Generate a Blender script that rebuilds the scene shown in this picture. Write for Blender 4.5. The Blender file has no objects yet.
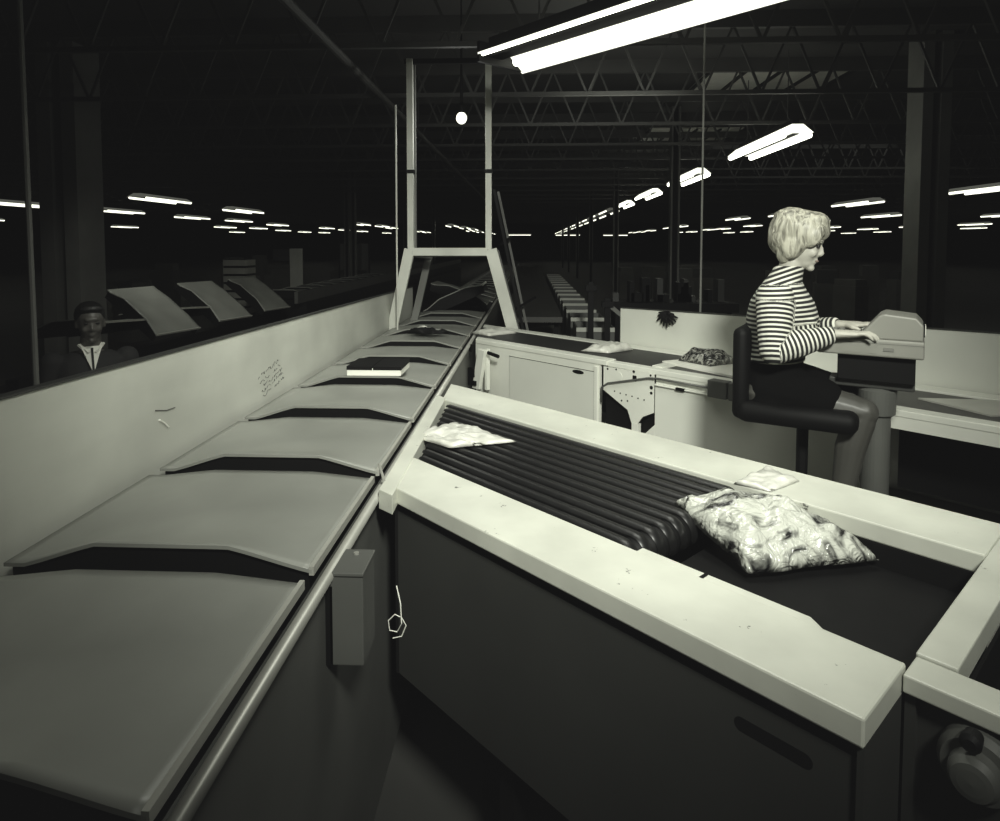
import bpy, bmesh, math, random
from mathutils import Vector, Matrix, noise
random.seed(7)
Q = math.sqrt(.5)
C = bpy.context.scene.collection

# ------------------------------------------------------------------ materials
def nd(nt, t, **kw):
    n = nt.nodes.new(t)
    for k, v in kw.items(): setattr(n, k, v)
    return n

def pm(name, col, rough=.5, metal=0., var=.12, scale=6., bump=0., chips=None, chipcol=(.03, .03, .028), chiplim=.68, grime=0., spec=.5, stretch=None):
    m = bpy.data.materials.new(name); m.use_nodes = True
    nt = m.node_tree; b = nt.nodes['Principled BSDF']; L = nt.links.new
    b.inputs['Roughness'].default_value = rough; b.inputs['Metallic'].default_value = metal
    b.inputs['Specular IOR Level'].default_value = spec
    tc = nd(nt, 'ShaderNodeTexCoord'); mp = nd(nt, 'ShaderNodeMapping'); L(tc.outputs['Object'], mp.inputs[0])
    if stretch: mp.inputs['Scale'].default_value = stretch
    n = nd(nt, 'ShaderNodeTexNoise'); n.inputs['Scale'].default_value = scale; n.inputs['Detail'].default_value = 5
    L(mp.outputs[0], n.inputs['Vector'])
    r = nd(nt, 'ShaderNodeValToRGB')
    r.color_ramp.elements[0].position = .3; r.color_ramp.elements[1].position = .7
    c = Vector(col)
    r.color_ramp.elements[0].color = (*(c*(1-var)), 1); r.color_ramp.elements[1].color = (*(c*(1+var*.6)), 1)
    L(n.outputs['Fac'], r.inputs[0]); out = r.outputs[0]
    if grime:
        g = nd(nt, 'ShaderNodeTexNoise'); g.inputs['Scale'].default_value = 1.7; g.inputs['Detail'].default_value = 8
        L(tc.outputs['Object'], g.inputs['Vector'])
        gr = nd(nt, 'ShaderNodeValToRGB'); gr.color_ramp.elements[0].position = .35; gr.color_ramp.elements[1].position = .62
        gr.color_ramp.elements[0].color = (1-grime,)*3+(1,); gr.color_ramp.elements[1].color = (1, 1, 1, 1)
        L(g.outputs['Fac'], gr.inputs[0])
        mx = nd(nt, 'ShaderNodeMix', data_type='RGBA', blend_type='MULTIPLY'); mx.inputs[0].default_value = 1
        L(out, mx.inputs[6]); L(gr.outputs[0], mx.inputs[7]); out = mx.outputs[2]
    if chips:
        g = nd(nt, 'ShaderNodeTexNoise'); g.inputs['Scale'].default_value = chips; g.inputs['Detail'].default_value = 6; g.inputs['Roughness'].default_value = .7
        L(tc.outputs['Object'], g.inputs['Vector'])
        gr = nd(nt, 'ShaderNodeValToRGB'); gr.color_ramp.elements[0].position = chiplim; gr.color_ramp.elements[1].position = chiplim+.02
        gr.color_ramp.elements[0].color = (0, 0, 0, 1); gr.color_ramp.elements[1].color = (1, 1, 1, 1)
        L(g.outputs['Fac'], gr.inputs[0])
        mx = nd(nt, 'ShaderNodeMix', data_type='RGBA'); L(gr.outputs[0], mx.inputs[0]); L(out, mx.inputs[6]); mx.inputs[7].default_value = (*chipcol, 1); out = mx.outputs[2]
    L(out, b.inputs['Base Color'])
    if bump:
        bp = nd(nt, 'ShaderNodeBump'); bp.inputs['Strength'].default_value = bump; bp.inputs['Distance'].default_value = .02
        L(n.outputs['Fac'], bp.inputs['Height']); L(bp.outputs[0], b.inputs['Normal'])
    return m

def emit(name, col, s, sample=True):
    m = bpy.data.materials.new(name); m.use_nodes = True; nt = m.node_tree
    nt.nodes.clear(); e = nd(nt, 'ShaderNodeEmission'); e.inputs[0].default_value = (*col, 1); e.inputs[1].default_value = s
    n = nd(nt, 'ShaderNodeTexNoise'); n.inputs['Scale'].default_value = 1.5
    o = nd(nt, 'ShaderNodeOutputMaterial'); nt.links.new(e.outputs[0], o.inputs[0])
    if not sample:
        try: m.cycles.emission_sampling = 'NONE'
        except Exception: pass
    return m

def plastic_wrap(name, light, dark, scale=14, dist=2.5, pos=.5):
    m = bpy.data.materials.new(name); m.use_nodes = True; nt = m.node_tree; L = nt.links.new
    b = nt.nodes['Principled BSDF']; b.inputs['Roughness'].default_value = .13; b.inputs['Coat Weight'].default_value = .6
    b.inputs['Coat Roughness'].default_value = .08
    tc = nd(nt, 'ShaderNodeTexCoord'); n = nd(nt, 'ShaderNodeTexNoise'); n.inputs['Scale'].default_value = scale
    n.inputs['Detail'].default_value = 3; n.inputs['Distortion'].default_value = dist
    mp = nd(nt, 'ShaderNodeMapping'); mp.inputs['Scale'].default_value = (1, 1.6, 1); L(tc.outputs['Object'], mp.inputs[0]); L(mp.outputs[0], n.inputs['Vector'])
    r = nd(nt, 'ShaderNodeValToRGB'); r.color_ramp.elements[0].position = pos-.09; r.color_ramp.elements[1].position = pos+.06
    r.color_ramp.elements[0].color = (*dark, 1); r.color_ramp.elements[1].color = (*light, 1)
    L(n.outputs['Fac'], r.inputs[0]); L(r.outputs[0], b.inputs['Base Color'])
    n2 = nd(nt, 'ShaderNodeTexNoise'); n2.inputs['Scale'].default_value = 20; n2.inputs['Distortion'].default_value = 3; L(tc.outputs['Object'], n2.inputs['Vector'])
    bp = nd(nt, 'ShaderNodeBump'); bp.inputs['Strength'].default_value = .6; bp.inputs['Distance'].default_value = .02
    L(n2.outputs['Fac'], bp.inputs['Height']); L(bp.outputs[0], b.inputs['Normal'])
    return m

M = dict(
    white=pm('white_enamel', (.74, .75, .68), .42, var=.06, scale=4, chips=9, chiplim=.73, grime=.12),
    rim=pm('worn_white_enamel', (.60, .61, .54), .40, var=.10, scale=7, chips=16, chiplim=.665, chipcol=(.09, .09, .08), grime=.25),
    panel=pm('smooth_white_panel', (.66, .67, .61), .5, var=.04, scale=2, grime=.08),
    shade=pm('kick_grey', (.22, .22, .2), .6),
    grey=pm('dark_grey_enamel', (.036, .037, .034), .5, var=.12, scale=2, chips=14, chiplim=.74, chipcol=(.2, .2, .18), grime=.25),
    midgrey=pm('mid_grey_enamel', (.085, .087, .08), .5, var=.12, scale=5, chips=16, chiplim=.73, chipcol=(.02, .02, .02)),
    wall=pm('brushed_sheet_steel', (.60, .61, .55), .38, metal=.0, var=.12, scale=2.2, grime=.22, stretch=(1, .35, 2)),
    tray=pm('tray_grey_fibreglass', (.235, .24, .218), .38, var=.10, scale=5, grime=.16, chips=30, chiplim=.76, chipcol=(.5, .5, .45)),
    trayedge=pm('tray_edge_metal', (.42, .42, .38), .3, metal=.2),
    chrome=pm('chrome_rail', (.34, .34, .31), .38, metal=.3, var=.1, scale=20),
    black=pm('black_metal', (.003, .003, .003), .6, var=.2, spec=.15),
    rubber=pm('black_rubber_belt', (.003, .003, .003), .6, var=.3, scale=30, spec=.15),
    strip=pm('ribbed_belt_strip', (.007, .007, .007), .36, var=.3, scale=30, spec=.45),
    belt=pm('dark_belt', (.012, .012, .011), .5, var=.35, scale=24, chips=20, chiplim=.7, chipcol=(.12, .12, .11)),
    greybelt=pm('grey_belt', (.06, .06, .055), .55, var=.2, scale=8),
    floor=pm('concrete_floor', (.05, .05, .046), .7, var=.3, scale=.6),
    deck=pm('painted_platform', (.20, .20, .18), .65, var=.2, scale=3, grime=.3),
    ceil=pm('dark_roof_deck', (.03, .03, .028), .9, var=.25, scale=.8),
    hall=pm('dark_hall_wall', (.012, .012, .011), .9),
    steel=pm('painted_steel_joist', (.04, .04, .037), .55, var=.2, scale=4),
    column=pm('painted_column', (.15, .152, .14), .6, var=.2, scale=3),
    frame=pm('gantry_white_paint', (.62, .63, .57), .45, var=.08, scale=5, grime=.2),
    poly=pm('milky_plastic', (.58, .58, .53), .28, var=.12, scale=16, bump=.4, spec=.7),
    paper=pm('white_paper', (.78, .78, .71), .7, var=.04),
    bag=plastic_wrap('clear_plastic_over_contents', (.50, .51, .46), (.02, .02, .02), 9, 1.6, .45),
    bagdark=plastic_wrap('crumpled_dark_plastic', (.30, .30, .27), (.012, .012, .012), 22, 2.0, .55),
    tube=emit('fluorescent_tube', (1, 1, .88), 5.0),
    tubefar=emit('fluorescent_tube_distant', (1, 1, .88), 2.0, False),
    reflector=emit('lit_reflector_distant', (1, 1, .9), .09, False),
    glow=emit('lit_reflector', (1, 1, .9), 1.6, False),
    bulb=emit('bulb_glow', (1, 1, .88), 2.0, False),
    lamplit=pm('painted_lamplight_pale', (.55, .55, .5), .5),  # pale colour of the painted lamplight patches on the roof
    skin=pm('skin', (.42, .41, .36), .5, var=.05, scale=12),
    skin2=pm('skin_dark', (.10, .095, .085), .4, var=.1, scale=12),
    stocking=pm('leg_in_stocking', (.055, .054, .048), .45, var=.08, scale=10),
    skirt=pm('black_skirt_cloth', (.003, .003, .003), .95, spec=.05),
    chair=pm('black_vinyl', (.003, .003, .003), .6, spec=.12),
    shoe=pm('black_leather', (.01, .01, .01), .35),
    lips=pm('lips', (.20, .15, .13), .5),
    eye=pm('eye_dark', (.02, .02, .02), .3),
    cream=pm('machine_beige', (.23, .23, .205), .45, var=.05, scale=5),
    creamdark=pm('machine_grey_trim', (.16, .16, .145), .5),
    carton=pm('carton_board', (.10, .10, .09), .8, var=.3, scale=2),
    jacket=pm('dark_jacket', (.012, .012, .012), .85),
    ink=pm('pen_ink', (.08, .08, .075), .8),
)
def hairmat(name, a, b_):
    m = bpy.data.materials.new(name); m.use_nodes = True; nt = m.node_tree; L = nt.links.new
    b = nt.nodes['Principled BSDF']; b.inputs['Roughness'].default_value = .42
    tc = nd(nt, 'ShaderNodeTexCoord'); mp = nd(nt, 'ShaderNodeMapping'); mp.inputs['Scale'].default_value = (28, 28, 5)
    n = nd(nt, 'ShaderNodeTexNoise'); n.inputs['Scale'].default_value = 1.6; n.inputs['Detail'].default_value = 5; n.inputs['Distortion'].default_value = 1.6
    L(tc.outputs['Object'], mp.inputs[0]); L(mp.outputs[0], n.inputs['Vector'])
    r = nd(nt, 'ShaderNodeValToRGB'); r.color_ramp.elements[0].position = .33; r.color_ramp.elements[1].position = .6
    r.color_ramp.elements[0].color = (*a, 1); r.color_ramp.elements[1].color = (*b_, 1)
    L(n.outputs['Fac'], r.inputs[0]); L(r.outputs[0], b.inputs['Base Color'])
    bp = nd(nt, 'ShaderNodeBump'); bp.inputs['Strength'].default_value = .7; bp.inputs['Distance'].default_value = .01
    L(n.outputs['Fac'], bp.inputs['Height']); L(bp.outputs[0], b.inputs['Normal'])
    return m
M['hair'] = hairmat('blonde_hair', (.09, .086, .07), (.42, .41, .34))
M['hair2'] = hairmat('black_hair', (.006, .006, .006), (.014, .014, .013))
def stripemat():
    m = bpy.data.materials.new('striped_knit'); m.use_nodes = True; nt = m.node_tree; L = nt.links.new
    b = nt.nodes['Principled BSDF']; b.inputs['Roughness'].default_value = .85
    a = nd(nt, 'ShaderNodeAttribute', attribute_name='stripe')
    f = nd(nt, 'ShaderNodeMath', operation='FRACT'); L(a.outputs['Fac'], f.inputs[0])
    r = nd(nt, 'ShaderNodeValToRGB'); r.color_ramp.interpolation = 'LINEAR'
    e = r.color_ramp.elements; e[0].position = .0; e[1].position = .06
    e[0].color = (.010, .010, .010, 1); e[1].color = (.62, .62, .55, 1)
    x = e.new(.42); x.color = (.62, .62, .55, 1); x = e.new(.50); x.color = (.010, .010, .010, 1)
    L(f.outputs[0], r.inputs[0]); L(r.outputs[0], b.inputs['Base Color'])
    return m
M['stripe'] = stripemat()

# ------------------------------------------------------------------ mesh helpers
def W(s, t, z): return Vector(((t-s)*Q, (t+s)*Q, z))     # machine frame of the two angled conveyors

class MB:
    def __init__(self): self.bm = bmesh.new()
    def hexa(self, p):   # 8 points: bottom 4 then top 4
        v = [self.bm.verts.new(q) for q in p]
        for f in ((3, 2, 1, 0), (4, 5, 6, 7), (0, 1, 5, 4), (1, 2, 6, 5), (2, 3, 7, 6), (3, 0, 4, 7)):
            self.bm.faces.new([v[i] for i in f])
        return self
    def box(self, x0, x1, y0, y1, z0, z1):
        return self.hexa([(x0, y0, z0), (x1, y0, z0), (x1, y1, z0), (x0, y1, z0), (x0, y0, z1), (x1, y0, z1), (x1, y1, z1), (x0, y1, z1)])
    def ibox(self, s0, s1, t0, t1, z0, z1):  # box in the machine frame
        return self.hexa([W(s1, t0, z0), W(s0, t0, z0), W(s0, t1, z0), W(s1, t1, z0), W(s1, t0, z1), W(s0, t0, z1), W(s0, t1, z1), W(s1, t1, z1)])
    def prism(self, pts, z0, z1):
        a = [self.bm.verts.new((*p[:2], z0)) for p in pts]; b = [self.bm.verts.new((*p[:2], z1)) for p in pts]
        n = len(pts); self.bm.faces.new(a[::-1]); self.bm.faces.new(b)
        for i in range(n): self.bm.faces.new((a[i], a[(i+1) % n], b[(i+1) % n], b[i]))
        return self
    def plate(self, pts, nrm):     # polygon extruded along nrm
        n = Vector(nrm); a = [self.bm.verts.new(p) for p in pts]; b = [self.bm.verts.new(Vector(p)+n) for p in pts]
        k = len(pts); self.bm.faces.new(a[::-1]); self.bm.faces.new(b)
        for i in range(k): self.bm.faces.new((a[i], a[(i+1) % k], b[(i+1) % k], b[i]))
        return self
    def bar(self, p, q, w, h=None, up=(0, 0, 1)):
        h = h or w; p = Vector(p); q = Vector(q); d = (q-p).normalized(); up = Vector(up)
        if abs(d.dot(up)) > .97: up = Vector((0, 1, 0))
        x = d.cross(up).normalized()*(w/2); y = x.cross(d).normalized()*(h/2)
        return self.hexa([p-x-y, p+x-y, p+x+y, p-x+y, q-x-y, q+x-y, q+x+y, q-x+y])
    def tube(self, pts, r, n=10, caps=True):
        pts = [Vector(p) for p in pts]; rr = r if isinstance(r, (list, tuple)) else [r]*len(pts)
        rings = []; prev = None
        for i, p in enumerate(pts):
            d = (pts[min(i+1, len(pts)-1)]-pts[max(i-1, 0)]).normalized()
            if prev is None:
                u = Vector((0, 0, 1)) if abs(d.z) < .9 else Vector((0, 1, 0)); x = d.cross(u).normalized()
            else: x = (prev-d*prev.dot(d)).normalized()
            prev = x; y = d.cross(x)
            rings.append([self.bm.verts.new(p+(x*math.cos(a)+y*math.sin(a))*rr[i]) for a in [2*math.pi*k/n for k in range(n)]])
        for a, b in zip(rings, rings[1:]):
            for k in range(n): self.bm.faces.new((a[k], a[(k+1) % n], b[(k+1) % n], b[k]))
        if caps: self.bm.faces.new(rings[0][::-1]); self.bm.faces.new(rings[-1])
        return self
    def ell(self, c, r, rot=None, n=16):
        m = Matrix.Translation(c) @ (rot.to_4x4() if rot else Matrix()) @ Matrix.Diagonal((*r, 1))
        bmesh.ops.create_uvsphere(self.bm, u_segments=n, v_segments=n*3//4, radius=1, matrix=m); return self
    def grid(self, fn, nu, nv, thick=None):
        g = [[self.bm.verts.new(fn(i/nu, j/nv)) for j in range(nv+1)] for i in range(nu+1)]
        for i in range(nu):
            for j in range(nv): self.bm.faces.new((g[i][j], g[i+1][j], g[i+1][j+1], g[i][j+1]))
        return self
    def lathe(self, prof, c=(0, 0, 0), n=24, axis=None):
        c = Vector(c); R = Vector((0, 0, 1)).rotation_difference(Vector(axis)).to_matrix() if axis else Matrix.Identity(3)
        rings = []
        for r, z in prof:
            rings.append([self.bm.verts.new(c+R @ Vector((max(r, 1e-4)*math.cos(2*math.pi*k/n), max(r, 1e-4)*math.sin(2*math.pi*k/n), z))) for k in range(n)])
        for a, b in zip(rings, rings[1:]):
            for k in range(n): self.bm.faces.new((a[k], a[(k+1) % n], b[(k+1) % n], b[k]))
        self.bm.faces.new(rings[0][::-1]); self.bm.faces.new(rings[-1]); return self
    def build(self, name, mat, parent=None, bevel=0, smooth=False, fix=True):
        if fix: bmesh.ops.recalc_face_normals(self.bm, faces=self.bm.faces)
        me = bpy.data.meshes.new(name); self.bm.to_mesh(me); self.bm.free()
        return link(name, me, mat, parent, bevel, smooth)

def link(name, me, mat, parent=None, bevel=0, smooth=False):
    o = bpy.data.objects.new(name, me); C.objects.link(o)
    me.materials.append(M[mat] if isinstance(mat, str) else mat)
    if smooth:
        for p in me.polygons: p.use_smooth = True
    if bevel:
        b = o.modifiers.new('Bevel', 'BEVEL'); b.width = bevel; b.segments = 2; b.limit_method = 'ANGLE'; b.harden_normals = False
    if parent is not None:
        o.parent = parent
        if parent.type == 'EMPTY' or True:
            o.matrix_parent_inverse = world_of(parent).inverted() if abs_mode[0] else Matrix()
    return o
abs_mode = [False]     # True: child meshes are written in world coordinates
def world_of(o):
    m = Matrix.Translation(o.location) @ o.rotation_euler.to_matrix().to_4x4() @ Matrix.Diagonal((*o.scale, 1))
    if o.parent: m = world_of(o.parent) @ o.matrix_parent_inverse @ m
    return m
def tag(o, label, cat, group=None, kind=None):
    if label: o['label'] = label
    if cat: o['category'] = cat
    if group: o['group'] = group
    if kind: o['kind'] = kind
    return o
def thing(name, label, cat, loc=(0, 0, 0), rz=0, group=None):
    o = bpy.data.objects.new(name, None); C.objects.link(o); o.empty_display_size = .1
    o.location = loc; o.rotation_euler = (0, 0, rz); return tag(o, label, cat, group)
def struct(o): o['kind'] = 'structure'; return o
def dup(root, loc, rot=None, label=None, group=None):
    r = root.copy(); C.objects.link(r); r.location = loc
    if rot is not None: r.rotation_euler = rot
    if label: r['label'] = label
    if group: r['group'] = group
    def rec(a, b):
        for ch in list(a.children):
            c = ch.copy(); C.objects.link(c); c.parent = b; c.matrix_parent_inverse = ch.matrix_parent_inverse.copy(); rec(ch, c)
    rec(root, r); return r

def pillow(c4, h, seed=0, n=26, rough=.01, edge=.5, base=0):
    """closed puffed bag between 4 corner points (going round)"""
    a, b, c, d = [Vector(p) for p in c4]; mb = MB()
    def P(u, v, sgn):
        p = a*(1-u)*(1-v)+b*u*(1-v)+c*u*v+d*(1-u)*v
        w = max(0, (1-abs(2*u-1)**2.6)*(1-abs(2*v-1)**2.6))**edge
        q = Vector((p.x*13+seed, p.y*13, sgn))
        k = noise.fractal(q, 1., 2., 4)*rough*3 + abs(noise.noise(q*1.7))*rough*2
        wob = noise.noise(Vector((p.x*9, p.y*9, seed+5)))*rough*1.2
        if sgn > 0: return Vector((p.x+wob, p.y-wob, p.z+h*w+k*min(1, w*3)+.002+base))
        return Vector((p.x+wob, p.y-wob, p.z+base))
    mb.grid(lambda u, v: P(u, v, 1), n, n); mb.grid(lambda u, v: P(u, v, -1), n, n)
    bmesh.ops.remove_doubles(mb.bm, verts=mb.bm.verts, dist=.0025)
    return mb

# ------------------------------------------------------------------ setting
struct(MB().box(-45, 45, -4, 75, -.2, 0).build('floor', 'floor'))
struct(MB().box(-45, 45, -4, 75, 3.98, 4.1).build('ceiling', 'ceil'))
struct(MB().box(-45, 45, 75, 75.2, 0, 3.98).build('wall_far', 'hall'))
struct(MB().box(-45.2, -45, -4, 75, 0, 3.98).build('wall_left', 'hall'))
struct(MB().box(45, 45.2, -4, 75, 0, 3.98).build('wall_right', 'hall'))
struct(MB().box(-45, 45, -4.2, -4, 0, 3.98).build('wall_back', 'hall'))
# raised platform for the operators
pf = MB(); pf.prism([W(1.95, 1.22, 0)[:2], W(-3.2, 1.22, 0)[:2], W(-3.2, 8.6, 0)[:2], W(6.6, 8.6, 0)[:2], W(6.6, 5.9, 0)[:2]], .42, .505)
o = pf.build('platform', 'deck'); tag(o, None, None, kind='structure'); o.name = 'trim_1'
legs = MB()
for s, t in ((1.4, 1.3), (-1, 1.3), (-3, 1.3), (3, 4.6), (-3, 8.4), (1, 8.4), (5, 8.4)): legs.ibox(s-.05, s+.05, t-.05, t+.05, 0, .42)
struct(legs.build('trim_2', 'black'))

# ------------------------------------------------------------------ roof: bar joists, pipes
def joist(name):
    r = thing(name, '', 'roof truss')
    MB().box(-17, 17, -.03, .03, .62, .79).build('top_chord', 'steel', r)
    MB().box(-17, 17, -.022, .022, -.02, .02).build('bottom_chord', 'steel', r)
    m = MB(); x = -17; k = 0
    while x < 16.9:
        m.bar((x, 0, 0), (x+.28, 0, .65), .022); m.bar((x+.28, 0, .65), (x+.56, 0, 0), .022); x += .5667
    m.build('web', 'steel', r)
    return r
jy = [3.3+1.64*k for k in range(26)]
j0 = joist('bar_joist'); j0.location = (0, jy[0], 3.2)
j0['label'] = 'steel roof truss nearest the camera, crossing above the big bright lamp'
ordn = ['second', 'third', 'fourth', 'fifth', 'sixth', 'seventh']
for k, y in enumerate(jy[1:]):
    if k < 6: dup(j0, (0, y, 3.2), label='open-web steel roof truss, %s from the near end of the roof' % ordn[k])
    else: dup(j0, (0, y, 3.2), label='thin open-web steel truss far down the dark roof', group='distant roof trusses')
del_g = j0
p = MB().tube([(-1.42, 2.2, 3.12), (-1.42, 30, 3.12)], .032, 10)
for y in (3.3, 8.22, 14.78, 24.62): p.tube([(-1.42, y+.06, 3.12), (-1.42, y+.06, 3.98)], .008, 6)
tag(p.build('overhead_pipe', 'steel'), 'dark pipe running along under the roof trusses above the left wall panel', 'pipe')
# pale sheets standing in for lamplight on the roof deck
def lit_patch(x, y, lab):
    r = thing('lamplight_patch', lab, 'painted lamplight', (x, y, 3.93))
    MB().box(-.9, .9, -.7, .7, 0, .03).build('sheet', M['lamplit'], r)
    m = MB()
    for k in range(5): m.box(-.92+k*.45, -.88+k*.45, -.72, .72, -.03, 0)
    m.build('bars', 'black', r)
lit_patch(3.2, 9.0, 'pale painted lamplight patch on roof with dark bars above the second bright lamp')
lit_patch(3.2, 13.5, 'pale painted lamplight patch on roof with dark bars farther along the right lamp row')

# ------------------------------------------------------------------ fluorescent lamps
def lamp(name, label, L, z, near, width=.34, hang=.95, group=None):
    r = thing(name, label, 'ceiling lamp', (0, 0, z), group=group)
    w = width/2
    # open batwing reflector, tubes below
    m = MB()
    m.hexa([(-w, -L/2, .00), (w, -L/2, .00), (w, L/2, .0), (-w, L/2, .0), (-w*.35, -L/2, .09), (w*.35, -L/2, .09), (w*.35, L/2, .09), (-w*.35, L/2, .09)])
    m.build('reflector', 'glow' if near else 'reflector', r)
    for s in (-1, 1):
        MB().tube([(s*w*.8, -L/2+.03, -.025), (s*w*.8, L/2-.03, -.025)], .034 if near else .03, 8).build('tube', 'tube' if near else 'tubefar', r, smooth=True)
    MB().box(-w*.2, w*.2, -L/2+.05, L/2-.05, -.01, .15).build('housing', 'black', r)
    for s in (-1, 1): MB().tube([(0, s*L*.35, .15), (0, s*L*.35, hang)], .006, 6).build('hanger', 'steel', r)
    return r
# nearest lamp, above the near conveyor, turned 45 degrees
big = thing('ceiling_lamp', 'large bright fluorescent lamp hanging nearest the camera at the top of the picture', 'ceiling lamp', W(2.06, 2.94, 2.88), math.radians(45))
def big_lamp(r, L=2.3):
    m = MB()
    for s, w0, w1, za, zb in ((1, -.01, .19, .12, -.02), (-1, .175, .205, .05, .035)):
        m.hexa([(s*w0, -L/2, za), (s*w1, -L/2, zb), (s*w1, L/2, zb), (s*w0, L/2, za), (s*w0, -L/2, za+.01), (s*w1, -L/2, zb+.012), (s*w1, L/2, zb+.012), (s*w0, L/2, za+.01)])
    m.build('reflector', 'glow', r)
    MB().box(-.13, -.015, -L/2+.02, L/2-.02, .03, .15).build('housing', 'black', r)
    for s in (-1, 1): MB().tube([((.10 if s > 0 else -.19), -L/2+.03, .035), ((.10 if s > 0 else -.19), L/2-.03, .035)], .028 if s > 0 else .014, 12).build('tube', 'tube', r, smooth=True)
    for s in (-1, 1): MB().tube([(0, s*L*.35, .12), (0, s*L*.35, 1.08)], .006, 6).build('hanger', 'steel', r)
    for s in (-1, 1): MB().box(-.20, .18, s*L/2-.012, s*L/2+.012, -.01, .12).build('end_cap', 'black', r)
big_lamp(big)
l0 = lamp('ceiling_lamp', 'bright fluorescent lamp second nearest, first of the right-hand row above the seated woman', 1.9, 2.9, True)
l0.location = (2.85, 8.1, 2.9)
near = ['second', 'third', 'fourth']
for k in range(1, 4):
    dup(l0, (2.85, 8.1+3.95*k, 2.9), label='%s lamp of the long right-hand row running into the distance' % near[k-1])
lf = lamp('ceiling_lamp', 'fluorescent lamp far down the long right-hand row', 2.2, 2.9, False, .55, group='far lamps of the right-hand row')
lf.location = (2.85, 8.1+3.95*4, 2.9)
for k in range(5, 16): dup(lf, (2.85, 8.1+3.95*k, 2.9))
rows = [(-9.7, 17.1, 5.0, 'first', 'left'), (-14.8, 18.4, 4.7, 'second', 'left'), (-20, 21, 5.2, 'third', 'left'), (-26, 24, 5.6, 'fourth', 'left'), 
        (9.8, 14.2, 5.6, 'first', 'right'), (14, 27, 5.2, 'second', 'right'), (19.5, 28, 5.4, 'third', 'right'), (25, 32, 5.8, 'fourth', 'right'), (32, 36, 6.2, 'fifth', 'right')]
for x, y0, dy, nm, side in rows:
    y = y0; k = 0; pos = 'beyond the seated woman' if side == 'right' else 'beyond the tall column'
    while y < 70:
        if random.random() > .22:
            dup(lf, (x+random.uniform(-.25, .25), y, 2.9+random.uniform(-.04, .04)), label='small lit lamp in the %s far %s row, %s' % (nm, side, pos),
                group='lamps of the %s far %s row' % (nm, side))
        y += dy*(1+random.uniform(-.05, .05)); k += 1
for k in range(8):
    dup(lf, (-4.5+random.uniform(-.5, .5)+k*.1, 36+k*4.2, 2.75), label='tiny lit lamp at the far end of the hall left of the frame posts', group='tiny lamps at the far left end')
for k in range(3):
    dup(lf, (-1+k*4.4, 58+k, 2.6), rot=(0, 0, math.pi/2), label='tiny lit crosswise lamp at the far end of the hall', group='tiny crosswise lamps at the far end')
# bulb
b = thing('hanging_bulb', 'single round bulb hanging between the tall frame posts', 'bulb', (-.57, 5.43, 2.75))
MB().ell((0, 0, 0), (.045, .045, .05)).build('bulb', 'bulb', b, smooth=True)
MB().lathe([(.02, .04), (.03, .06), (.03, .1), (.012, .13), (.006, .9), (.006, .98)]).build('socket', 'black', b)

# ------------------------------------------------------------------ columns and rods
def hcol(x, y, w, z0, lab, grp=None, rz=0):
    r = thing('steel_column', lab, 'column', (x, y, z0), rz, grp)
    m = MB(); m.box(-w/2, -w/2+.03 if w < .2 else -w/2+w*.36, -w/2, w/2, 0, 3.98-z0); m.build('flange', 'column', r)
    m = MB(); m.box(w/2-(.03 if w < .2 else w*.36), w/2, -w/2, w/2, 0, 3.98-z0); m.build('flange', 'column', r)
    MB().box(-w/2+.02, w/2-.02, .0, .03, 0, 3.98-z0).build('web', 'black', r)
    MB().box(-w*.7, w*.7, -w*.7, w*.7, 0, .02).build('base_plate', 'steel', r)
    return r
hcol(-5.35, 7.4, .45, 0, 'wide dark steel column on the left behind the man and tilted trays')
hcol(4.35, 7.4, .30, 0, 'dark steel column on the right behind the keyboard machine')
c0 = hcol(2.4, 11, .15, 0, 'tall pale square post right of the distant row, behind the white partition')
c0['label'] = 'nearest and tallest slim post of the distant row behind the white partition'
for k in range(1, 6):
    dup(c0, (2.4, 11+7.4*k, 0), label='slim steel post standing in the distant row under the lamps', group='distant posts under the right lamp row')
for x, y in ((-5.2, 19), (-5.45, 19.2), (-5.2, 27), (-5.2, 35)): dup(c0, (x, y, 0), label='slim steel post in the dark hall behind the left panel', group='slim posts in the left hall')
tag(MB().tube([(-2.56, 3.2, 3.98), (-2.53, 3.2, 0)], .014, 8).build('thin_pole', 'column'), 'thin vertical pole at the far left in front of the dark hall', 'pole')
tag(MB().tube([(1.09, 4.2, .505), (1.09, 4.2, 3.2)], .007, 8).build('thin_rod', 'column'), 'thin white vertical rod rising behind the white partition', 'rod')
tag(MB().tube([(-1.06, 5.14, 0), (-1.06, 5.14, 2.80)], .007, 8).build('thin_rod', 'frame'), 'thin white wire hanging beside the left post of the white frame', 'rod')

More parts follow.
